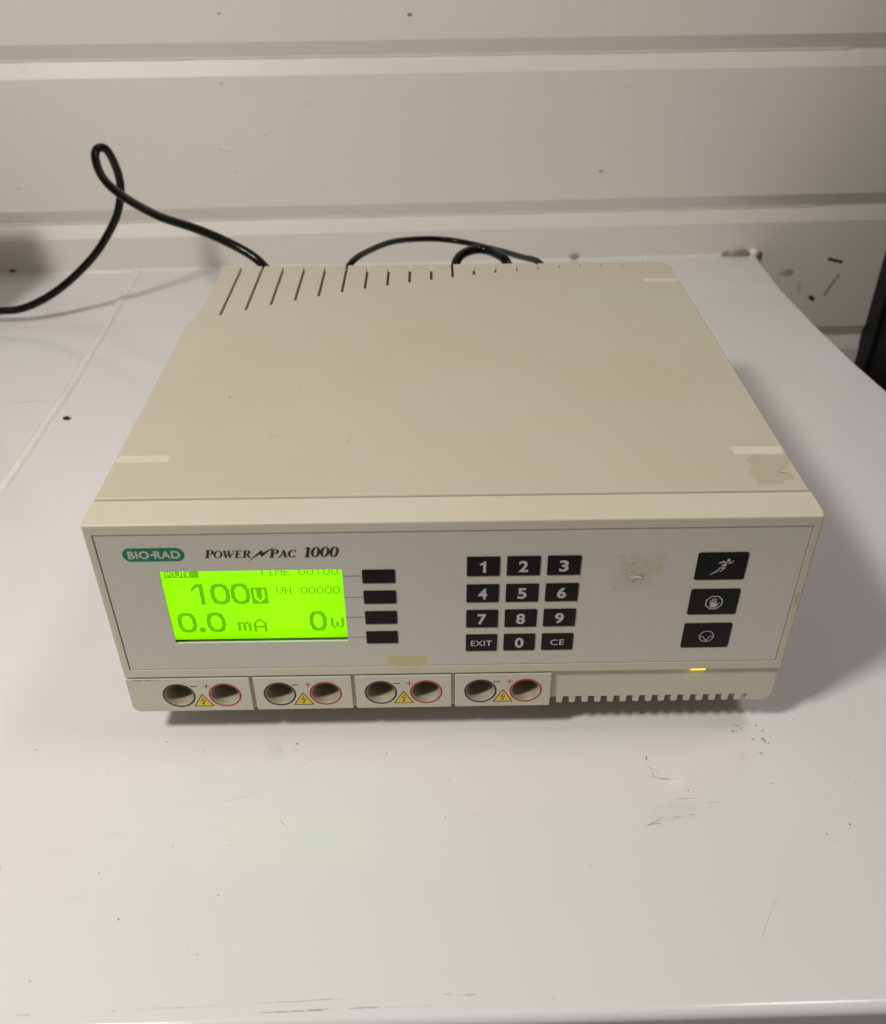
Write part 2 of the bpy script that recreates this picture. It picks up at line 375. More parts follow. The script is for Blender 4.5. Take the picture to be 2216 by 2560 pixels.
for (x0, x1, z0, z1), zl in (((100.2, 112.65, -29.0, -22.6), -25.6), ((100.25, 112.7, -39.25, -32.9), -36.1), ((100.25, 112.7, -49.8, -43.3), -46.4), ((100.2, 112.65, -60.15, -53.85), -56.9)):
    k = key(x0, x1, z0, z1, 'display_key'); 
    pn = Pen(YP-.02); pn.stroke([(92.95, zl), (x0-.2, zl)], .26); flat_obj('pointer_line', pn.bm, 'line', k)
FN = []
for z0, z1 in ((-29.75, -16.6), (-47.35, -34.4), (-65.1, -52.05)):
    FN.append(key(226.4, 245.5, z0, z1, 'function_key', .8, .3))
FN[0]['label'] = 'start key with running figure'; FN[1]['label'] = 'stop key with hand in octagon'; FN[2]['label'] = 'bottom key with circled V mark'
yk = YP-.41
pn = Pen(yk)
pn.poly(circ(238.2, -20.25, .68, 24))
pn.stroke([(234.9, -21.5), (236.4, -20.85), (237.6, -21.45)], [.5, .62, .5], True)
pn.stroke([(238.35, -21.62), (239.15, -21.6), (240.05, -20.65)], [.42, .42, .34], True)
pn.poly([(236.5, -21.85), (237.95, -22.1), (237.2, -23.15), (235.75, -23.15)])
pn.stroke([(235.3, -23.85), (237.35, -23.9), (235.75, -25.55)], [.45, .5, .36], True)
pn.stroke([(235.15, -24.45), (234.2, -25.7), (232.3, -26.9)], [.5, .5, .4], True)
flat_obj('key_print', pn.bm, 'white', FN[0])
pn = Pen(yk)
oc = [(234.72, -37.75), (237.45, -37.75), (239.35, -39.7), (239.35, -42.5), (237.45, -44.5), (234.72, -44.5), (232.8, -42.5), (232.8, -39.7)]
cxo, czo = 236.07, -41.12
pn.ring(oc, [(cxo+(x-cxo)*.88, czo+(z-czo)*.88) for x, z in oc])
pn.poly([(234.6, -41.6), (234.75, -43.6), (237.0, -43.6), (237.75, -42.4), (237.0, -41.2)])
for a, b, wd in (((234.75, -42), (234.62, -39.95), .36), ((235.35, -42), (235.35, -39.4), .38), ((235.95, -42), (236.08, -39.1), .38), ((236.6, -42), (236.85, -39.45), .37), ((237.3, -42.6), (238.15, -41.05), .34)):
    pn.stroke([a, b], wd, True)
flat_obj('key_print', pn.bm, 'white', FN[1])
pn = Pen(yk); pn.ring(circ(236, -58.9, 2.95), circ(236, -58.9, 2.62))
pn.stroke([(233.3, -58.95), (234.6, -58.95), (236.05, -61.3), (237.4, -58.9), (238.7, -58.85)], .3)
flat_obj('key_print', pn.bm, 'white', FN[2])

# ---- printed maker's badge and model name
bm = bmesh.new(); ffan(bm, rrect(12.3, 35.3, -17.3, -11.0, 3.1, 8), YP-.03); badge = flat_obj('maker_badge', bm, 'green', ROOT)
badge['label'] = 'green rounded badge reading BIO-RAD'
bm = text_bm('BIO', 14.3, 22.1, -16.0, -12.4, YP-.06, bold=.03); flat_obj('badge_print', bm, 'white', badge)
bm = text_bm('RAD', 23.9, 33.6, -16.0, -12.4, YP-.06, bold=.03); flat_obj('badge_print', bm, 'white', badge)
pn = Pen(YP-.06); pn.stroke([(22.7, -14.2), (24.6, -14.2)], .75); flat_obj('badge_print', pn.bm, 'white', badge)
# italic serif lettering, drawn stroke by stroke
def arc(cx_, cy_, rx, ry, a0, a1, n=14): return [(cx_+rx*math.cos(math.radians(a0+(a1-a0)*i/n)), cy_+ry*math.sin(math.radians(a0+(a1-a0)*i/n))) for i in range(n+1)]
def oval(cx_, cy_, rx, ry, thick, thin, a0=0, a1=360, n=28):
    p = arc(cx_, cy_, rx, ry, a0, a1, n); return p, [thin+(thick-thin)*abs(math.cos(math.radians(a0+(a1-a0)*i/n)))**1.3 for i in range(n+1)]
G = {
 'P': (.72, [([(.2, 0), (.2, 1)], .2), ([(.02, .035), (.42, .035)], .07), ([(.02, .965), (.42, .965)], .07), ([(.3, .96)]+arc(.42, .73, .2, .235, 90, -90, 10)+[(.3, .495)], [.06]+[.06+.13*math.sin(math.pi*i/10) for i in range(11)]+[.06])]),
 'O': (.86, [oval(.42, .5, .32, .47, .19, .06)]),
 'W': (1.16, [([(.12, .97), (.36, .02)], .19), ([(.36, .02), (.6, .95)], .07), ([(.52, .97), (.76, .02)], .19), ([(.76, .02), (1.04, .97)], .07), ([(.0, .965), (.3, .965)], .07), ([(.42, .965), (.7, .965)], .07), ([(.9, .965), (1.16, .965)], .07)]),
 'E': (.76, [([(.2, 0), (.2, 1)], .2), ([(.02, .035), (.66, .035)], .08), ([(.02, .965), (.62, .965)], .08), ([(.3, .5), (.5, .5)], .07), ([(.66, .0), (.66, .24)], .05), ([(.6, 1), (.6, .78)], .05), ([(.5, .62), (.5, .38)], .05)]),
 'R': (.84, [([(.2, 0), (.2, 1)], .2), ([(.02, .035), (.4, .035)], .07), ([(.02, .965), (.42, .965)], .07), ([(.3, .96)]+arc(.42, .74, .19, .22, 90, -90, 10)+[(.3, .52)], [.06]+[.06+.13*math.sin(math.pi*i/10) for i in range(11)]+[.06]), ([(.42, .52), (.66, .06)], .18), ([(.6, .035), (.84, .035)], .07)]),
 'A': (.86, [([(.12, .02), (.44, 1.0)], .07), ([(.42, 1.0), (.7, .02)], .2), ([(.22, .33), (.6, .33)], .07), ([(-.02, .035), (.26, .035)], .07), ([(.54, .035), (.86, .035)], .07)]),
 'C': (.8, [oval(.44, .5, .34, .47, .2, .06, 48, 312), ([(.68, .98), (.68, .68)], .06), ([(.68, .3), (.68, .12)], .05)]),
 '1': (.5, [([(.26, 0), (.26, .96)], .2), ([(.05, .035), (.47, .035)], .07), ([(.06, .82), (.26, .96)], .09)]),
 '0': (.68, [oval(.32, .49, .235, .46, .19, .06)])}
def serif(pen, s, x0, x1, z0, z1, shear=.22, first=1.0):
    H = z1-z0; tot = sum(G[ch][0]*(first if i == 0 else 1) for i, ch in enumerate(s)); sc = (x1-x0-shear*H)/tot; x = x0
    for i, ch in enumerate(s):
        k = first if i == 0 else 1; adv, strokes = G[ch]
        for pts, ws in strokes:
            ww = ws if hasattr(ws, '__len__') else [ws]*len(pts)
            pen.stroke([(x+px*sc*k+py*H*k*shear, z0+py*H*k) for px, py in pts], [q*sc*k*1.12 for q in ww])
        x += adv*sc*k
pn = Pen(YP-.02)
serif(pn, 'POWER', 42.5, 60.3, -16.05, -12.7, first=1.12); serif(pn, 'PAC', 66.3, 77.0, -16.15, -12.75, first=1.12); serif(pn, '1000', 79.0, 92.9, -16.2, -11.4)
nm = flat_obj('model_name', pn.bm, 'black', ROOT); nm['label'] = 'black italic lettering POWER PAC 1000'
bm = bmesh.new(); ffan(bm, [(58.1, -17.9), (63.0, -14.55), (63.5, -15.9), (68.7, -11.15), (64.3, -13.75), (63.75, -12.55)], YP-.03); flat_obj('lightning_mark', bm, 'black', ROOT)

# ---- lower front: vent comb strip, four jack plates, status light
bm = bmesh.new()
pts = [(0, -78.4), (0, -94.5)]+[(3-3*math.cos(math.radians(a)), -94.6-3*math.sin(math.radians(a))) for a in (20, 45, 70, 90)]+[(50, -97.6), (178.9, -97.6)]
strip = [(0, -78.4), (270, -78.4), (270, -92.6)]+[(266.2+3.8*math.cos(math.radians(a)), -94.2-3.8*math.sin(math.radians(a))) for a in (0, 22, 45, 67, 90)]+[(3, -98.0), (0, -95)]
prism(bm, strip, 'y', 1.9, 17.2)
bevel(bm, .5, 3, lambda e: all(v.co.y < .0021 for v in e.verts))
low = obj('lower_front', bm, 'jackp')
c = bmesh.new()
for k in range(-1, 16):
    xr = 180.9+5.43*k                     # right edge of each tooth; the gap follows it
    a, b = xr, xr+3.35
    if k == -1: a = 170
    if k == 14: b = xr+3.0
    if k == 15: continue
    prism(c, [(a-.0, -99.5), (b+.0, -99.5), (b+.3-.6, -94.1), (a+.3, -94.1)], 'y', 0, 19)
cut(low, c)
for xa, xb in ((13, 47.5), (55, 89.5), (97, 131), (138.8, 172.5)):
    c = bmesh.new(); box(c, xa, xb, 1, 20, -95.5, -80.5); cut(low, c)
smooth_by_angle(low, 30); parent(low, ROOT)
bm = bmesh.new(); box(bm, 3, 267, 3, 14, -78.9, -76); obj('groove_floor', bm, 'inner', ROOT)
bm = bmesh.new(); box(bm, 232.9, 238.8, .5, 3.2, -78.25, -77.3); bevel(bm, .1, 1); led = obj('status_light', bm, 'led', ROOT); led['label'] = 'yellow lit indicator in the groove'
jp = []
for i, (x0, x1) in enumerate(((0, 50.6), (52.2, 92.65), (94.1, 134.0), (135.5, 175.5))):
    bm = bmesh.new()
    if i == 0: pts = [(x1, -78.45), (x1, -97.5)]+[(3.2-3.2*math.sin(math.radians(a)), -94.3-3.2*math.cos(math.radians(a))) for a in (0, 30, 60, 90)]+[(x0, -78.45)]
    else: pts = rrect(x0, x1, -97.4, -78.5, .5, 2)
    prism(bm, pts, 'y', 0, 2.6)
    bevel(bm, .35, 3, lambda e: all(v.co.y < 1e-6 for v in e.verts))
    o = obj('jack_plate', bm, 'jackp'); jp.append(o)
JX = ((20.6, 39.7), (62.5, 81.6), (104.55, 123.45), (146.1, 165.05)); JZ = -88.1
def cylbm(cx_, cz_, r, y0, y1, n=40):
    b = bmesh.new(); prism(b, circ(cx_, cz_, r, n), 'y', y0, y1); return b
for i, pl in enumerate(jp):
    for x in JX[i]:
        c = cylbm(x, JZ, 5.95, -1, 5); cut(pl, c)
    c = bmesh.new()
    smooth_by_angle(pl, 30); parent(pl, ROOT)
for i in range(4):
    for j, x in enumerate(JX[i]):
        c = cylbm(x, JZ, 5.9, 1, 20); cut(low, c) if False else c.free()
        # socket: flared tube narrowing to a dark bore with the brass contact at its end
        bm = bmesh.new(); prof = [(5.95, .05), (5.75, .2), (5.55, .9), (5.25, 6), (4.9, 15)]
        n = 40; rings = [[bm.verts.new(P(x+r*math.cos(2*math.pi*k/n), yy, JZ+r*math.sin(2*math.pi*k/n))) for k in range(n)] for r, yy in prof]
        for a, b in zip(rings, rings[1:]):
            for k in range(n): bm.faces.new((a[k], a[(k+1) % n], b[(k+1) % n], b[k]))
        s = obj('jack_socket', bm, 'socket', jp[i], True)
        bm = bmesh.new(); prof = [(4.9, 15), (3.1, 15.1), (2.9, 18), (.01, 18.1)]
        rings = [[bm.verts.new(P(x+r*math.cos(2*math.pi*k/n), yy, JZ+r*math.sin(2*math.pi*k/n))) for k in range(n)] for r, yy in prof]
        for a, b in zip(rings, rings[1:]):
            for k in range(n): bm.faces.new((a[k], a[(k+1) % n], b[(k+1) % n], b[k]))
        obj('jack_contact', bm, 'inner', s, True)
        bm = bmesh.new(); fring(bm, circ(x, JZ, 6.8), circ(x, JZ, 6.0), -.02)
        q = flat_obj('socket_ring', bm, 'red' if j else 'black', jp[i])
    xm = sum(JX[i])/2
    pn = Pen(-.02); pn.stroke([(xm-4.2, -82.85), (xm-1.3, -82.85)], .5); flat_obj('minus_sign', pn.bm, 'black', jp[i])
    pn = Pen(-.02); pn.stroke([(xm+1.15, -82.85), (xm+3.95, -82.85)], .42); pn.stroke([(xm+2.55, -81.45), (xm+2.55, -84.3)], .42); flat_obj('plus_sign', pn.bm, 'red', jp[i])
    pn = Pen(-.02)
    T = [(xm, -87.25), (xm+4.35, -94.65), (xm-4.35, -94.65)]; cz_ = -92.2
    pn.ring(T, [(xm+(x-xm)*.84, cz_+(z-cz_)*.84) for x, z in T])
    pn.stroke([(xm+.25, -89.5), (xm-.75, -91.5), (xm+.75, -91.3), (xm-.15, -93.2)], [.34, .4, .4, .3]); pn.poly([(xm-.75, -92.75), (xm-.25, -93.9), (xm+.55, -92.75)])
    wt = flat_obj('warning_print', pn.bm, 'black', jp[i])
    bm = bmesh.new(); ffan(bm, [(xm+(x-xm)*.87, cz_+(z-cz_)*.87) for x, z in T], -.012); flat_obj('warning_triangle', bm, 'yellow', jp[i])

# ---- wear: glue, tape residue, stains
def blotch(name, pts, y_or_z, plane, m, par, edge=.0, rough=1.0, rings=5, seed=1):
    """irregular patch: polygon outline, fading towards its rim"""
    rnd = random.Random(seed); cx_ = sum(p[0] for p in pts)/len(pts); cy_ = sum(p[1] for p in pts)/len(pts)
    dense = []
    for i in range(len(pts)):
        a, b = pts[i], pts[(i+1) % len(pts)]; L = math.hypot(b[0]-a[0], b[1]-a[1]); k = max(2, int(L/.8))
        for j in range(k):
            t = j/k; dense.append((a[0]+(b[0]-a[0])*t+rnd.uniform(-rough, rough)*.3, a[1]+(b[1]-a[1])*t+rnd.uniform(-rough, rough)*.3))
    bm = bmesh.new(); n = len(dense); R = []; fades = []
    for q in range(rings):
        s = 1-q/rings*.75; R.append([bm.verts.new(P(cx_+(x-cx_)*s, y_or_z, cy_+(y-cy_)*s) if plane == 'xz' else P(cx_+(x-cx_)*s, cy_+(y-cy_)*s, y_or_z)) for x, y in dense])
        fades += [min(1, edge+q*.3)]*n
    for a, b in zip(R, R[1:]):
        for k in range(n): bm.faces.new((a[k], a[(k+1) % n], b[(k+1) % n], b[k]))
    bm.faces.new(R[-1])
    o = flat_obj(name, bm, m, par); fade_attr(o, lambda i: fades[i]); return o
M['st_tape'] = stain_on('tape_residue', 'case', srgb(172, 160, 136), .62, 90, .0, .45)
M['st_yel'] = stain_on('yellowed_glue', 'panel', srgb(196, 182, 106), .75, 140, .2, .55)
M['st_yelb'] = stain_on('yellowed_glue_bezel', 'bezel', srgb(196, 182, 110), .7, 140, .25, .55)
M['st_yel2'] = stain_on('faint_yellowing', 'panel', srgb(178, 168, 118), .6, 130, .30, .60)
M['st_haze'] = stain_on('old_label_glue', 'panel', srgb(178, 170, 138), .4, 60, .25, .6)
M['st_brown'] = stain_on('brown_smudge', 'bezel', srgb(160, 140, 100), .6, 200, .35, .6)
M['st_smudge'] = stain_on('grey_smudge', 'case', srgb(160, 150, 134), .34, 40, .3, .65)
M['st_warm'] = stain_on('warm_discoloration', 'case', srgb(188, 172, 138), .32, 30, .3, .65)
M['st_green'] = stain_on('sallow_discoloration', 'case', srgb(182, 177, 142), .4, 25, .3, .65)
M['st_pale'] = stain_on('pale_rub', 'case', srgb(222, 216, 198), .7, 200, .35, .6)
M['st_dust'] = stain_on('seam_grime', 'jackp', srgb(130, 106, 74), .8, 260, .45, .6)
blotch('tape_residue', [(255.4, 41.9), (268.9, 41.4), (268.7, 36), (266.4, 31.5), (263.0, 30.0), (263.2, 28.6), (266.9, 27.9), (266.6, 24.0), (261.8, 23.4), (261.4, 20.5), (251.4, 20.6), (251.6, 25), (250.2, 30.2), (252.6, 33), (252.0, 39)], .02, 'xy', 'st_tape', cover, .85, .5, seed=3)
blotch('glue_stain', [(107.7, -67.4), (124.4, -67.6), (124.2, -72.6), (108.0, -72.7)], YP-.015, 'xz', 'st_yel', pan, .5, .8, seed=4)
blotch('glue_stain', [(111, -73.4), (121.6, -73.4), (121.0, -76.9), (112, -76.9)], -.015, 'xz', 'st_yelb', bez, .3, .5, seed=5)
blotch('glue_stain', [(193, -15.5), (204, -15), (216, -15.5), (215.5, -25), (213, -33), (206, -35.5), (199, -37.5), (194, -34), (192.5, -24)], YP-.008, 'xz', 'st_haze', pan, 0, 1.2, seed=16)
blotch('glue_stain', [(194.5, -16.5), (199, -16.2), (200.5, -19.4), (196.5, -22.6), (194.3, -20)], YP-.015, 'xz', 'st_yel2', pan, 0, 1, seed=6)
blotch('glue_stain', [(211.8, -16.5), (214.6, -16.6), (214.4, -24), (212.6, -30), (210.8, -29.6), (211.2, -22)], YP-.015, 'xz', 'st_yel2', pan, .2, .8, seed=7)
blotch('glue_stain', [(205.3, -20.5), (209, -20.8), (208.8, -24), (205.6, -23.8)], YP-.015, 'xz', 'st_yel2', pan, 0, .8, seed=8)
blotch('glue_stain', [(194, -30.5), (197.5, -31.5), (199.6, -36), (196.5, -35.5)], YP-.015, 'xz', 'st_yel2', pan, 0, .8, seed=9)
blotch('grime_stain', [(266.9, -37), (268.8, -36), (268.9, -42.5), (267.0, -44.5)], -.012, 'xz', 'st_brown', bez, .2, .3, seed=10)
blotch('seam_grime', [(.8, -78.55), (26, -78.5), (24, -78.9), (10, -79.3), (.8, -79.5)], -.012, 'xz', 'st_dust', jp[0], .3, .2, seed=11)
def disc(cx_, cy_, rx, ry, seed):
    rnd = random.Random(seed); return [(cx_+rx*(1+rnd.uniform(-.25, .25))*math.cos(a*.5236), cy_+ry*(1+rnd.uniform(-.25, .25))*math.sin(a*.5236)) for a in range(12)]
for (x, y, rx, ry, mm, sd) in ((61, 103, 9, 8, 'st_smudge', 41), (222, 113, 34, 40, 'st_warm', 42), (128, 146, 34, 32, 'st_green', 43), (40, 120, 26, 60, 'st_warm', 44), (61, 62.5, 3, 1.4, 'st_smudge', 45), (39.5, 29, 2.6, 1.2, 'st_pale', 46), (93, 60, 1, 5, 'st_smudge', 47)):
    blotch('discoloration', disc(x, y, rx, ry, sd), .006+.0015*(sd-40), 'xy', mm, cover, 0, 1, rings=6, seed=sd)
# torn paper left in the glue
bm = bmesh.new()
rnd = random.Random(5)
def crumple(bm, outline, y, amp, rnd, cells=9):
    xs = [p[0] for p in outline]; zs = [p[1] for p in outline]
    def inside(x, z):
        r = False; n = len(outline); j = n-1
        for i in range(n):
            if (outline[i][1] > z) != (outline[j][1] > z) and x < (outline[j][0]-outline[i][0])*(z-outline[i][1])/(outline[j][1]-outline[i][1])+outline[i][0]: r = not r
            j = i
        return r
    nx = int((max(xs)-min(xs))/.35)+1; nz = int((max(zs)-min(zs))/.35)+1; V = {}
    for i in range(nx+1):
        for j in range(nz+1):
            x, z = min(xs)+i*.35, min(zs)+j*.35
            if inside(x, z): V[i, j] = bm.verts.new(P(x+rnd.uniform(-.1, .1), y-rnd.uniform(0, amp), z+rnd.uniform(-.1, .1)))
    for (i, j) in list(V):
        if all(k in V for k in ((i+1, j), (i+1, j+1), (i, j+1))): bm.faces.new((V[i, j], V[i+1, j], V[i+1, j+1], V[i, j+1]))
M['paper'] = mat('torn_paper', srgb(222, 218, 204), .7, col2=srgb(204, 198, 180), vscale=300)
crumple(bm, [(200.0, -26.0), (202.4, -25.4), (204.6, -26.6), (207.2, -25.9), (206.9, -28.0), (208.0, -29.0), (205.8, -28.6), (203.8, -29.3), (203.0, -30.3), (201.3, -29.3), (200.0, -27.6)], YP-.03, .5, rnd)
obj('torn_paper', bm, 'paper', pan, True)
bm = bmesh.new(); crumple(bm, [(199.7, -19.7), (201.6, -19.4), (203.8, -20.3), (202.6, -20.8), (200.6, -21.3)], YP-.03, .45, rnd); obj('torn_paper', bm, 'paper', pan, True)
bm = bmesh.new(); ffan2 = [bm.verts.new(P(37.1+.5*math.cos(a*1.05), 96.6+.45*math.sin(a*1.05), .02)) for a in range(6)]; bm.faces.new(ffan2); flat_obj('speck', bm, 'crumb', cover)
# ================================================================== BENCH
bench = thing('workbench', (.15, .2, -.9), 'white enamelled workbench under the beige instrument, scuffed on top', 'workbench')
ZT = -114.5
def slab(name, outline, z1, z0, r, m, seg=4):
    bm = bmesh.new(); A, B, fs = prism(bm, outline, 'z', z0, z1); B = set(B)
    bevel(bm, r, seg, lambda e: e.verts[0] in B and e.verts[1] in B)
    o = obj(name, bm, m, bench); smooth_by_angle(o, 40); return o
right_edge = [(477, -117.5), (466, 60), (455.5, 250), (452.4, 308), (446.6, 357), (441.4, 428), (438.6, 507), (440.5, 560), (446.5, 597)]
top = slab('worktop', [(-139, -123)]+right_edge+[(-146, 569.5), (-143.5, 487), (-140.6, 424), (-137.2, 342), (-136.6, 262), (-137.5, 120)], ZT, ZT-38, 3.8, 'bench')
slab('worktop', [(-900, -126), (-140.0, -123), (-138.5, 120), (-137.6, 262), (-138.2, 342), (-141.6, 424), (-144.5, 487), (-150, 566), (-158, 568.2), (-900, 535)], ZT-1.1, ZT-38, 2.0, 'bench')
# cabinet body below, set back a little
bm = bmesh.new(); prism(bm, [(-890, -120), (468, -109), (446, 250), (431, 507), (434, 575), (-890, 528)], 'z', -1010, ZT-38.2); obj('bench_body', bm, 'bench', bench)
# raised filler bead between the two tops
def bead(name, path, wfn, h, z, m, par, seed=2, n=5):
    rnd = random.Random(seed); bm = bmesh.new(); rows = []
    P2 = []
    for a, b in zip(path, path[1:]):
        L = math.hypot(b[0]-a[0], b[1]-a[1]); k = max(1, int(L/3))
        for j in range(k): t = j/k; P2.append((a[0]+(b[0]-a[0])*t, a[1]+(b[1]-a[1])*t))
    P2.append(path[-1])
    ph = [rnd.uniform(0, 6) for _ in range(4)]
    for i, (x, y) in enumerate(P2):
        a = P2[max(0, i-1)]; b = P2[min(len(P2)-1, i+1)]; d = Vector((b[0]-a[0], b[1]-a[1])).normalized(); nn = (-d.y, d.x)
        wv = wfn(i/len(P2))*(1+.08*math.sin(i*.31+ph[0])+.05*math.sin(i*.83+ph[1])+rnd.uniform(-.04, .04)); hh = h*(1+.10*math.sin(i*.23+ph[2])+rnd.uniform(-.05, .05)); sh = .35*math.sin(i*.17+ph[3])
        row = []
        for k in range(n+1):
            u = k/n*2-1; row.append(bm.verts.new(P(x+nn[0]*(u*wv/2+sh), y+nn[1]*(u*wv/2+sh), z-.4+(hh+.4)*(max(0, 1-u*u))**.55)))
        rows.append(row)
    for r0, r1 in zip(rows, rows[1:]):
        for k in range(n): bm.faces.new((r0[k], r0[k+1], r1[k+1], r1[k]))
    return obj(name, bm, m, par, True)
bead('filler_bead', [(-147.5, 570), (-146.2, 552), (-143.2, 487), (-140.4, 424), (-136.6, 342), (-135.6, 264), (-135.6, 194), (-136.5, -110)], lambda t: 8.2, 1.9, ZT, 'caulk', bench)

# ---- scuffs, scratches and specks on the enamel
MARKS=[ ( [(27.6, -5.8),(29.0, -7.9)],0.4,0.7 ),( [(65.2, -42.4),(67.1, -44.4),(69.5, -47.0)],0.34,0.5 ),( [(37.5, -34.2),(45.6, -32.3),(51.2, -29.9),(58.0, -24.9)],0.21,0.3 ),( [(16.6, -36.1),(29.2, -35.2),(37.5, -34.2)],0.17,0.15 ),( [(69.5, -16.4),(73.4, -14.2)],0.23,0.35 ),( [(-0.7, -48.3),(6.0, -46.3)],0.17,0.2 ),( [(-20.4, -55.3),(-13.4, -53.5)],0.18,0.12 ),( [(-9.6, -74.2),(0.9, -73.1)],0.17,0.12 ),( [(1.8, -63.5),(6.0, -62.1)],0.17,0.2 ),( [(60.2, -8.1),(61.2, -7.1)],0.45,0.6 ),( [(-38.7, -45.3),(-37.4, -46.5)],0.54,0.35 ),( [(-33.5, -17.7),(-31.9, -17.8)],0.28,0.4 ),( [(-35.3, -20.0),(-34.6, -19.5)],0.38,0.3 ),( [(27.0, -114.7),(34.4, -114.4),(42.5, -114.4),(55.5, -113.8)],0.31,0.3 ),( [(19.3, -115.2),(20.4, -115.0)],0.55,0.6 ),( [(66.0, -113.4),(72.5, -113.2),(80.7, -113.1),(85.6, -112.8),(95.4, -112.4)],0.34,0.42 ),( [(67.3, -116.5),(74.6, -116.4),(81.1, -116.2),(90.8, -115.8)],0.46,0.5 ),( [(84.3, -116.1),(90.4, -115.8)],0.61,0.45 ),( [(97.3, -115.7),(108.3, -115.4)],0.48,0.55 ),( [(108.3, -115.5),(128.3, -115.3)],0.23,0.3 ),( [(9.2, -118.4),(13.6, -118.3),(18.3, -118.1)],0.79,0.55 ),( [(-12.2, -115.9),(-7.0, -115.7)],0.81,0.2 ),( [(66.5, -119.4),(68.6, -119.5)],0.61,0.3 ),( [(128.9, -111.6),(131.1, -111.7)],0.6,0.4 ),( [(133.6, -112.1),(140.1, -111.9)],0.6,0.3 ),( [(165.0, -113.7),(165.5, -113.9)],0.76,0.6 ),( [(185.1, -118.9),(185.8, -119.0)],0.76,0.35 ),( [(184.1, -62.5),(184.9, -65.4)],0.33,0.35 ),( [(238.6, -97.5),(244.2, -88.6),(252.0, -77.7)],0.3,0.22 ),( [(247.8, -82.5),(250.1, -79.6)],0.42,0.25 ),( [(129.9, -25.6),(133.5, -24.1)],0.26,0.4 ),( [(132.6, -40.2),(142.4, -41.5),(152.1, -43.2)],0.17,0.15 ),( [(173.5, 1.6),(185.3, 0.8)],0.18,0.25 ),( [(182.1, 10.3),(184.5, 7.6)],0.18,0.3 ),( [(264.6, -28.2),(265.4, -29.2)],0.82,0.95 ),( [(280.9, -56.1),(282.3, -55.7)],0.53,0.5 ),( [(213.5, -72.5),(212.8, -76.5)],0.16,0.15 ),( [(214.6, -18.1),(216.5, -19.8),(218.4, -21.1)],0.28,0.55 ),( [(218.2, -21.4),(219.6, -21.8)],0.53,0.65 ),( [(216.4, -20.2),(217.1, -22.9),(217.8, -24.8)],0.27,0.45 ),( [(218.1, -22.5),(219.7, -21.5)],0.23,0.5 ),( [(215.2, -23.9),(218.2, -25.1),(222.3, -25.7),(225.4, -25.9),(227.2, -25.4)],0.35,0.6 ),( [(215.1, -24.0),(215.7, -23.9)],0.62,0.6 ),( [(221.9, -35.8),(226.9, -35.4),(232.9, -35.3)],0.38,0.42 ),( [(235.3, -37.7),(241.3, -37.4)],0.35,0.35 ),( [(234.8, -39.8),(239.0, -39.5)],0.28,0.25 ),( [(220.4, -44.2),(224.3, -44.0)],0.41,0.42 ),( [(227.7, -43.2),(230.4, -42.9)],0.45,0.45 ),( [(210.9, -47.5),(213.0, -46.9),(215.7, -46.9)],0.41,0.45 ),( [(215.8, -39.3),(224.2, -39.0)],0.26,0.2 ),( [(229.7, -41.0),(231.1, -40.6)],0.35,0.35 ),( [(216.8, -45.6),(219.6, -45.1)],0.22,0.25 ),( [(215.1, -36.8),(230.8, -36.6)],0.21,0.15 ),( [(229.4, -31.4),(230.2, -31.3)],0.56,0.7 ),( [(218.0, -40.4),(231.2, -39.6)],0.21,0.15 ),( [(-173.5, 309.9),(-162.3, 311.3),(-150.9, 312.4),(-145.1, 314.3)],0.63,0.5 ),( [(-131.2, 254.0),(-131.0, 257.2)],0.87,0.4 ),( [(-131.4, 258.5),(-129.6, 266.6),(-125.5, 273.9)],0.35,0.3 ),( [(-154.9, 386.6),(-153.3, 388.0),(-151.3, 388.7)],0.89,0.5 ),( [(-139.2, 412.7),(-135.8, 415.2)],1.05,0.5 ),( [(-89.8, 297.2),(-79.1, 286.1)],0.47,0.3 ),( [(-134.1, 316.8),(-128.9, 317.5)],0.44,0.35 ),( [(-132.1, 310.5),(-129.8, 310.8)],0.46,0.35 ),( [(-123.3, 299.7),(-119.2, 302.0)],0.37,0.2 ),( [(-173.0, 434.3),(-163.8, 435.5)],0.9,0.2 ), ]
DOTS=[(-43.8, -5.1), (-6.2, -1.8), (11.2, -1.9), (106.3, -10.1), (81.9, -23.4), (47.5, -53.4), (25.4, -53.2), (111.9, -57.8), (46.8, -74.4), (12.7, -82.9), (40.4, -94.4), (43.6, -96.4), (0.2, -64.3), (-9.7, -17.8), (-11.2, -104.7), (67.6, -4.1), (130.6, -42.7), (216.0, -14.0), (229.7, -31.5), (179.0, -70.9), (284.8, 5.0), (292.7, -5.2), (278.5, -53.0), (297.0, -26.7), (216.0, -14.0), (215.9, -15.1), (217.0, -13.3), (-99.0, 218.6), (-116.2, 206.7), (-102.4, 165.9), (-194.3, 354.5), (-89.7, 322.6), (-117.2, 318.0), (-131.0, 310.9)]
BLOBS=[((257.4, 3.2), (259.7, 1.9), 0.8), ((255.5, -0.3), (258.1, -1.4), 0.9), ((259.4, 1.0), (261.1, -0.1), 0.5), ((257.7, 1.9), (258.7, 0.8), 0.5), ((263.0, 2.2), (264.6, -1.2), 0.25), ((267.0, 2.5), (268.1, 1.8), 0.8), ((267.8, -0.2), (270.2, -2.1), 0.5), ((262.9, -4.8), (264.0, -6.5), 0.8), ((267.1, -4.9), (268.8, -6.6), 0.95), ((267.2, -6.6), (269.8, -8.3), 0.7), ((258.9, -4.4), (261.3, -6.0), 0.2), ((255.8, -12.8), (259.0, -14.0), 0.5), ((254.4, -15.5), (258.2, -16.8), 0.4), ((260.0, -14.8), (262.8, -16.1), 0.3), ((264.3, -12.9), (265.1, -13.5), 0.6)]

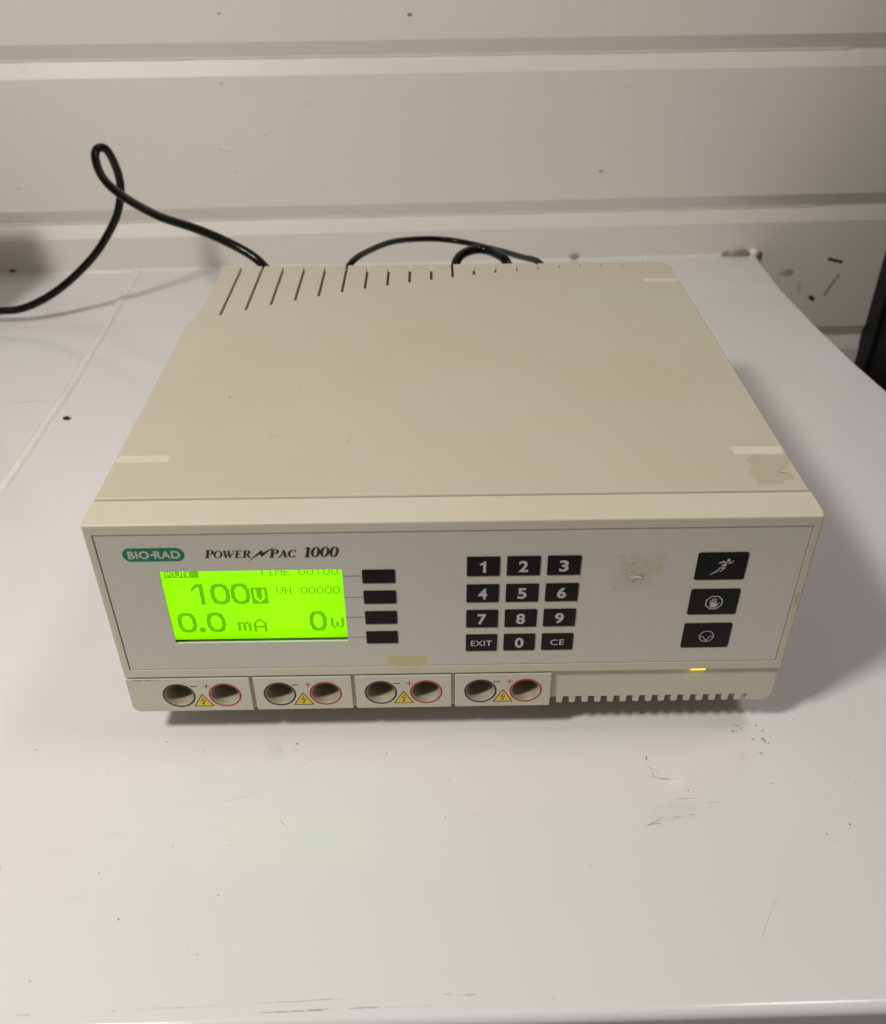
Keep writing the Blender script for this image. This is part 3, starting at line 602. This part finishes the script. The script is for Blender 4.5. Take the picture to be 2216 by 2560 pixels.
M['scuff'] = stain('scuff_dark', (.05, .05, .055, 1), 1.0, 900, .36, .56, .6)
M['scratch'] = stain('scratch_grey', (.10, .095, .095, 1), .85, 500, .30, .56, .6)
_r = random.Random(77)
for _ in range(60):           # hairline wear all over the top
    x, y, a, L = _r.uniform(-130, 430), _r.uniform(-105, 520), _r.uniform(-.5, .6)+(1.5 if _r.random() < .25 else 0), _r.uniform(4, 26)
    c_ = _r.uniform(-.12, .12); MARKS.append(([(x, y), (x+L/2*math.cos(a), y+L/2*math.sin(a)), (x+L*math.cos(a+c_), y+L*math.sin(a+c_))], _r.uniform(.12, .22), _r.uniform(.08, .22)))
for _ in range(46): DOTS.append((_r.uniform(-400, 440), _r.uniform(-108, 520)))
bm = bmesh.new(); fades = []
for k, (pts, wd, al) in enumerate(MARKS):
    D2 = []
    for a, b in zip(pts, pts[1:]):
        n = max(1, int(math.hypot(b[0]-a[0], b[1]-a[1])/1.0))
        for j in range(n): t = j/n; D2.append((a[0]+(b[0]-a[0])*t, a[1]+(b[1]-a[1])*t))
    D2.append(pts[-1]); rows = []; z = ZT+.012+.001*k
    left = pts[0][0] < -140
    if left: z -= 1.1
    for i, (x, y) in enumerate(D2):
        a = D2[max(0, i-1)]; b = D2[min(len(D2)-1, i+1)]; d = Vector((b[0]-a[0], b[1]-a[1])).normalized()
        e = min(1, .35+1.3*min(i, len(D2)-1-i)/max(1, len(D2)-1)); ww = max(.25, wd)*e*random.uniform(.7, 1.3)
        jx, jy = random.uniform(-.06, .06), random.uniform(-.06, .06)
        if y < -116.5: zz = ZT-.02-(max(0, -116.6-y))**2*.11+.02
        else: zz = z
        rows.append((bm.verts.new(P(x-d.y*ww/2+jx, y+d.x*ww/2+jy, zz)), bm.verts.new(P(x+d.y*ww/2+jx, y-d.x*ww/2+jy, zz))))
        fades += [al*min(1, wd/.25+.3)]*2
    for r0, r1 in zip(rows, rows[1:]): bm.faces.new((r0[0], r0[1], r1[1], r1[0]))
o = flat_obj('scratches', bm, 'scratch', bench); o['kind'] = 'stuff'; fade_attr(o, lambda i: fades[i])
bm = bmesh.new(); fades = []
for k, (x, y) in enumerate(DOTS):
    r = random.uniform(.18, .42); z = ZT+.09+.001*k-(1.1 if x < -140 else 0)
    vs = [bm.verts.new(P(x+r*random.uniform(.6, 1.3)*math.cos(a*.9), y+r*random.uniform(.6, 1.2)*math.sin(a*.9), z)) for a in range(7)]; bm.faces.new(vs); fades += [random.uniform(.5, .95)]*7
for k, ((xa, ya), (xb, yb), al) in enumerate(BLOBS):
    for q in range(int(5+9*al)):
        x, y = random.uniform(min(xa, xb), max(xa, xb)), random.uniform(min(ya, yb), max(ya, yb)); r = random.uniform(.08, .34)*(.5+al*.6); z = ZT+.13+.001*(k*14+q)
        s = random.uniform(.35, .9); th = random.uniform(-.4, .9)
        vs = [bm.verts.new(P(x+r*math.cos(a*.9)*math.cos(th)-r*s*math.sin(a*.9)*math.sin(th), y+r*math.cos(a*.9)*math.sin(th)+r*s*math.sin(a*.9)*math.cos(th), z)) for a in range(7)]; bm.faces.new(vs); fades += [al]*7
o = flat_obj('specks', bm, 'scuff', bench); o['kind'] = 'stuff'; fade_attr(o, lambda i: fades[i])
M['smear'] = stain_on('faint_smear', 'bench', srgb(186, 182, 176), .3, 90, .35, .7)
blotch('smear', [(211.8, -36.6), (234.5, -37.1), (232.2, -44.6), (209.1, -48.0)], ZT+.009, 'xy', 'smear', bench, 0, 1, seed=20)
blotch('smear', [(52.7, -2.1), (62.3, -2.3), (63.5, -12.3), (54.1, -12.1)], ZT+.009, 'xy', 'smear', bench, 0, 1, seed=21)

# ================================================================== WALL
UX, UY = .99904, .0437; AX, AY = -146.4, 568.0
def WP(s, d, z): return (AX+UX*s+UY*d, AY+UY*s-UX*d, z)      # s along, d out of the wall, z up
wall = thing('panelled_wall', P(150, 585, ZT), 'white painted wall with shallow horizontal grooves behind the workbench', 'wall')
def vee(z): return [(0, z+12.4), (-5.4, z+.5), (-5.6, z-.4), (0, z-13.4)]
prof = [(0, 900), (0, 480)]
for zc in (64.5+134.5*2, 64.5+134.5, 64.5, -70.2, -204.8, -339.4): prof += vee(zc)
prof += [(0, -900), (0, -1010)]
bm = bmesh.new(); prev = None
S0, S1, NS = -1100, 1500, 260
sm = []
for d, z in prof: sm.append((d, z))
rows = []
rn = random.Random(12)
def jit(i, j): return rn.uniform(-.25, .25)
for (j, (d, z)) in enumerate(sm):
    lip = 0
    rows.append([bm.verts.new(P(*WP(S0+(S1-S0)*i/NS, d, z+(rn.uniform(-.5, .5) if d < -4 else 0)))) for i in range(NS+1)])
for a, b in zip(rows, rows[1:]):
    for i in range(NS): bm.faces.new((a[i], a[i+1], b[i+1], b[i]))
back = [[bm.verts.new(P(*WP(S, -60, z))) for S in (S0, S1)] for z in (900, -1010)]
bm.faces.new((back[0][0], back[0][1], back[1][1], back[1][0]))
wo = obj('wall_panelling', bm, 'wall', wall)
me = wo.data
# soften creases: bevel kept small so that grooves stay crisp
md = wo.modifiers.new('bevel', 'BEVEL'); md.width = .0012; md.segments = 3; md.limit_method = 'ANGLE'; md.angle_limit = math.radians(18)
# ragged paint line at each groove's bottom
for zc in (64.5, -70.2):
    bm = bmesh.new(); rn2 = random.Random(int(zc)+200); prevv = None
    n = 520
    for i in range(n+1):
        s = -120+ (760)*i/n; zz = zc+.1
        t = .55+.45*math.sin(i*.13)*math.sin(i*.031+1)+rn2.uniform(-.35, .45); t = max(.1, t)
        cur = [bm.verts.new(P(*WP(s, -5.6+.1, zz+.9*t))), bm.verts.new(P(*WP(s, -4.7+.15*t, zz+.1*t))), bm.verts.new(P(*WP(s, -5.0, zz-1.3)))]
        if prevv: bm.faces.new((prevv[0], prevv[1], cur[1], cur[0])); bm.faces.new((prevv[1], prevv[2], cur[2], cur[1]))
        prevv = cur
    obj('paint_ridge', bm, 'wall', wall)
# caulk along the bench
rnw = random.Random(3); bm = bmesh.new(); prevv = None
for i in range(601):
    s = -700+1285*i/600; zz = ZT
    k = 1+.18*math.sin(i*.21)+.12*math.sin(i*.57+1)+rnw.uniform(-.12, .12)
    cur = [bm.verts.new(P(*WP(s, .15, zz+2.0*k))), bm.verts.new(P(*WP(s, .6*k, zz+.55*k))), bm.verts.new(P(*WP(s, 1.9*k, zz-.15-(1.1 if s < -5 else 0))))]
    if prevv: bm.faces.new((prevv[0], prevv[1], cur[1], cur[0])); bm.faces.new((prevv[1], prevv[2], cur[2], cur[1]))
    prevv = cur
obj('caulk_line', bm, 'wall', wall, True)
def lump(name, c, r, m, par, seed, sub=3, amp=.35):
    rnd = random.Random(seed); bm = bmesh.new(); bmesh.ops.create_icosphere(bm, subdivisions=sub, radius=1)
    ks = [(Vector((rnd.uniform(-1, 1), rnd.uniform(-1, 1), rnd.uniform(-1, 1))).normalized(), rnd.uniform(2, 7), rnd.uniform(0, 6)) for _ in range(7)]
    for v in bm.verts:
        s = 1+sum(math.sin(v.co.dot(k)*f+p) for k, f, p in ks)*amp/4
        v.co = Vector((v.co.x*r[0]*s, v.co.y*r[1]*s, v.co.z*r[2]*s))*MM+P(*c)
    return obj(name, bm, m, par, True)
lump('caulk_lump', (428, 591, -112.5), (9, 2.6, 4.0), 'caulkold', wall, 4)
lump('caulk_lump', (417, 590.5, -112.8), (7, 2.2, 2.6), 'caulkold', wall, 5)
lump('caulk_lump', (440.5, 591.2, -112.6), (4.2, 2.6, 4.4), 'caulk', wall, 6)
lump('caulk_lump', (447, 593.2, -115.6), (2.4, 2.2, 4.4), 'caulkold', wall, 7)
lump('caulk_lump', (265.8, 584.6, -111), (4.2, 1.6, 2.0), 'caulkold', wall, 8)
lump('screw_head', (-262.9, 565, -111.8), (4.2, 2.8, 3.4), 'rust', wall, 9, 3, .2)
# marks on the paint
M['wmark'] = stain('wall_mark_dark', (.012, .012, .014, 1), 1.0, 400, .2, .42, .6)
M['wsmudge'] = stain('wall_smudge', (.16, .15, .13, 1), .5, 120, .3, .65, .6)
M['wstreak'] = stain('wall_streak', (.17, .17, .12, 1), .6, 160, .25, .5, .6)
def wmark(name, pts, wd, m, fade=1, seed=1, k=[0]):
    rnd = random.Random(seed); bm = bmesh.new(); D2 = []; k[0] += 1
    for a, b in zip(pts, pts[1:]):
        n = max(2, int(math.hypot(b[0]-a[0], b[1]-a[1])/1.2))
        for j in range(n): t = j/n; D2.append((a[0]+(b[0]-a[0])*t, a[1]+(b[1]-a[1])*t))
    D2.append(pts[-1]); rows = []
    for i, (s, z) in enumerate(D2):
        a = D2[max(0, i-1)]; b = D2[min(len(D2)-1, i+1)]; d = Vector((b[0]-a[0], b[1]-a[1])).normalized()
        ww = wd*rnd.uniform(.7, 1.3)*(.5 if i in (0, len(D2)-1) else 1)
        rows.append([bm.verts.new(P(*WP(s-d.y*q*ww/2, .06+.004*k[0], z+d.x*q*ww/2))) for q in (-1, 0, 1)])
    for r0, r1 in zip(rows, rows[1:]):
        for q in (0, 1): bm.faces.new((r0[q], r0[q+1], r1[q+1], r1[q]))
    o = flat_obj(name, bm, m, wall); fade_attr(o, lambda i: fade*(1 if i % 3 == 1 else .55 if m != 'wmark' else 1)); return o
S = lambda x: (x-AX)/UX
wmark('pen_mark', [(S(517.2), -121), (S(525), -122.6), (S(533), -124.9)], 3.0, 'wmark', 1, 1)
wmark('pen_mark', [(S(507.6), -158.9), (S(510.4), -161.4), (S(513.5), -162.8)], 4.2, 'wmark', .9, 2)
wmark('streak_mark', [(S(533), -136), (S(528), -146), (S(522.2), -159.3)], 2.6, 'wstreak', 1, 3)
wmark('smudge', [(S(471.5), -135.3), (S(478), -134.6), (S(486), -132.8)], 7, 'wsmudge', .8, 4)
wmark('smudge', [(S(494.6), -145), (S(496.1), -155)], 3, 'wsmudge', .5, 5)
for (x, z, wd, f) in ((-41.4, 98, 2.0, .7), (113.4, 95.3, 3.4, .8), (-47.4, 45.9, 1.8, .6), (284.2, -32.7, 3.2, .55), (-45.7, -27.5, 2.6, .2), (28.9, -43.8, 2.2, .25), (-237.5, -37.3, 2, .4), (300, 38, 1.6, .3), (70, 20, 1.4, .25), (-90, 10, 1.5, .25), (360, -10, 2, .2), (180, -20, 1.4, .25)):
    wmark('speck', [(S(x)-wd*.6, z+.2), (S(x)+wd*.6, z-.2)], wd*.8, 'wmark', f*.7, int(x) % 97)
wmark('scratch', [(S(-60), -6), (S(-52), -9), (S(-44), -9.5)], .8, 'wsmudge', .7, 15); wmark('scratch', [(S(20), 30), (S(30), 25), (S(36), 24)], .7, 'wsmudge', .6, 16); wmark('scratch', [(S(-18), 2), (S(-10), 7)], .7, 'wsmudge', .6, 17)

# ================================================================== BLACK CABINET at the right
cab = thing('black_cabinet', P(700, 480, -1010), 'black cabinet standing against the wall right of the bench', 'cabinet')
bm = bmesh.new(); box(bm, 577, 900, 330, 604, -1005, 500); bevel(bm, 4, 3); o = obj('cabinet_body', bm, 'cabinet', cab); smooth_by_angle(o, 30)
bm = bmesh.new(); box(bm, 573.5, 577.5, 575, 603, -1005, 480); bevel(bm, 1.2, 2); obj('edge_trim', bm, 'cabinet', cab)
bm = bmesh.new(); box(bm, 585, 895, 322, 330.3, -990, 490); bevel(bm, 2, 2); dr = obj('door', bm, 'cabinet', cab)
bm = bmesh.new(); box(bm, 600, 612, 308, 322.3, -150, 50); bevel(bm, 2, 2); obj('handle', bm, 'cabinet', dr)
# ================================================================== FLOOR
bm = bmesh.new(); vs = [bm.verts.new(P(x, y, -1010.5)) for x, y in ((-3000, -3000), (3000, -3000), (3000, 700), (-3000, 700))]; bm.faces.new(vs); tag(flat_obj('floor', bm, 'floor'), kind='structure')

# ================================================================== CABLES AND LOOSE BITS
def tube(path, r, n=12, res=8):
    pts = []
    Q = [Vector(p) for p in path]; Q = [Q[0]*2-Q[1]]+Q+[Q[-1]*2-Q[-2]]
    for i in range(1, len(Q)-2):
        for j in range(res):
            t = j/res; a, b, c_, d = Q[i-1], Q[i], Q[i+1], Q[i+2]
            pts.append(.5*((2*b)+(c_-a)*t+(2*a-5*b+4*c_-d)*t*t+(3*b-a-3*c_+d)*t**3))
    pts.append(Q[-2])
    for _ in range(22):
        pts = [pts[0]]+[(pts[i-1]+pts[i]*2+pts[i+1])/4 for i in range(1, len(pts)-1)]+[pts[-1]]
    bm = bmesh.new(); prev = None; up = Vector((0, 0, 1)); fr = None
    for i, p in enumerate(pts):
        t = (pts[min(i+1, len(pts)-1)]-pts[max(i-1, 0)]).normalized()
        if fr is None: fr = t.cross(up).normalized()
        fr = (fr-t*fr.dot(t)).normalized(); bn = t.cross(fr)
        ring = [bm.verts.new(P(*(p+(fr*math.cos(2*math.pi*k/n)+bn*math.sin(2*math.pi*k/n))*r))) for k in range(n)]
        if prev:
            for k in range(n): bm.faces.new((prev[k], prev[(k+1) % n], ring[(k+1) % n], ring[k]))
        else: bm.faces.new(ring)
        prev = ring
    bm.faces.new(prev); return bm
LOOP = [(46, 282, -72), (34, 305, -45), (14.8, 340, -28.4), (0.1, 345, -19.2), (-18.1, 355, -13.6), (-38.9, 365, -8.8), (-60.4, 380, -8.0), (-77.5, 395, -5.5), (-94.4, 410, -2.0), (-107.8, 420, 4.4), (-115.8, 430, 10.2), (-119.9, 438, 17.1), (-120.6, 443, 22.7), (-117.6, 446, 25.0), (-114.0, 450, 23.0), (-112.6, 455, 13.8), (-111.6, 458, 2.9), (-112.4, 460, -7.8), (-115.4, 460, -18.8), (-120.6, 460, -31.0), (-129.4, 460, -43.2), (-140.0, 458, -56.7), (-152.0, 455, -67.9), (-167.2, 453, -80.1), (-184.0, 450, -91.0), (-202.1, 448, -99.2), (-215.6, 447, -102.7), (-228.0, 446, -102.4), (-290, 448, -106), (-400, 460, -108)]
ARC1 = [(60, 280, -60), (66, 288, -32), (75.0, 300, -13.0), (85.6, 330, -15.8), (99.4, 360, -19.4), (115.3, 385, -26.2), (132.0, 400, -31.0), (149.0, 400, -33.0), (165.1, 385, -31.9), (180.8, 360, -27.6), (192.0, 330, -21.8), (200.2, 310, -16.8), (205, 290, -30), (208, 280, -60)]
ARC2 = [(141, 278, -60), (142, 284, -30), (143.0, 300, -13.0), (149.5, 312, -11.1), (158.2, 320, -11.2), (166.4, 318, -11.5), (172.6, 308, -11.9), (177.0, 300, -13.0), (181, 290, -30), (183, 280, -60)]

o = obj('power_cable', tube(LOOP, 3.15), 'cable', None, True)
tag(o, 'black cable rising from behind the instrument and looping over itself at left', 'cable', 'black cables behind the instrument')
o = obj('power_cable', tube(ARC1, 2.1), 'cable', None, True)
tag(o, 'thin black cable in a long low arch behind the instrument', 'cable', 'black cables behind the instrument')
o = obj('power_cable', tube(ARC2, 3.0), 'cable', None, True)
tag(o, 'thick short black cable arch tucked under the longer arch behind the instrument', 'cable', 'black cables behind the instrument')
ad = thing('instrument_case', P(-290, 412, ZT), 'black upright case on the bench just beyond the left edge, shading the wall', 'case')  # made-up block out of view, added to cast the far-left shadow
bm = bmesh.new(); box(bm, -335, -250, 395, 430, ZT-1.0, ZT+163); bevel(bm, 5, 3); smooth_by_angle(obj('case_body', bm, 'cabinet', ad), 30)
o = lump('debris_crumb', (-123.4, 283.4, ZT+.9), (2.1, 1.5, 1.0), 'crumb', None, 3, 3, .5)
tag(o, 'small black crumb of debris lying on the white bench left of the instrument', 'crumb')
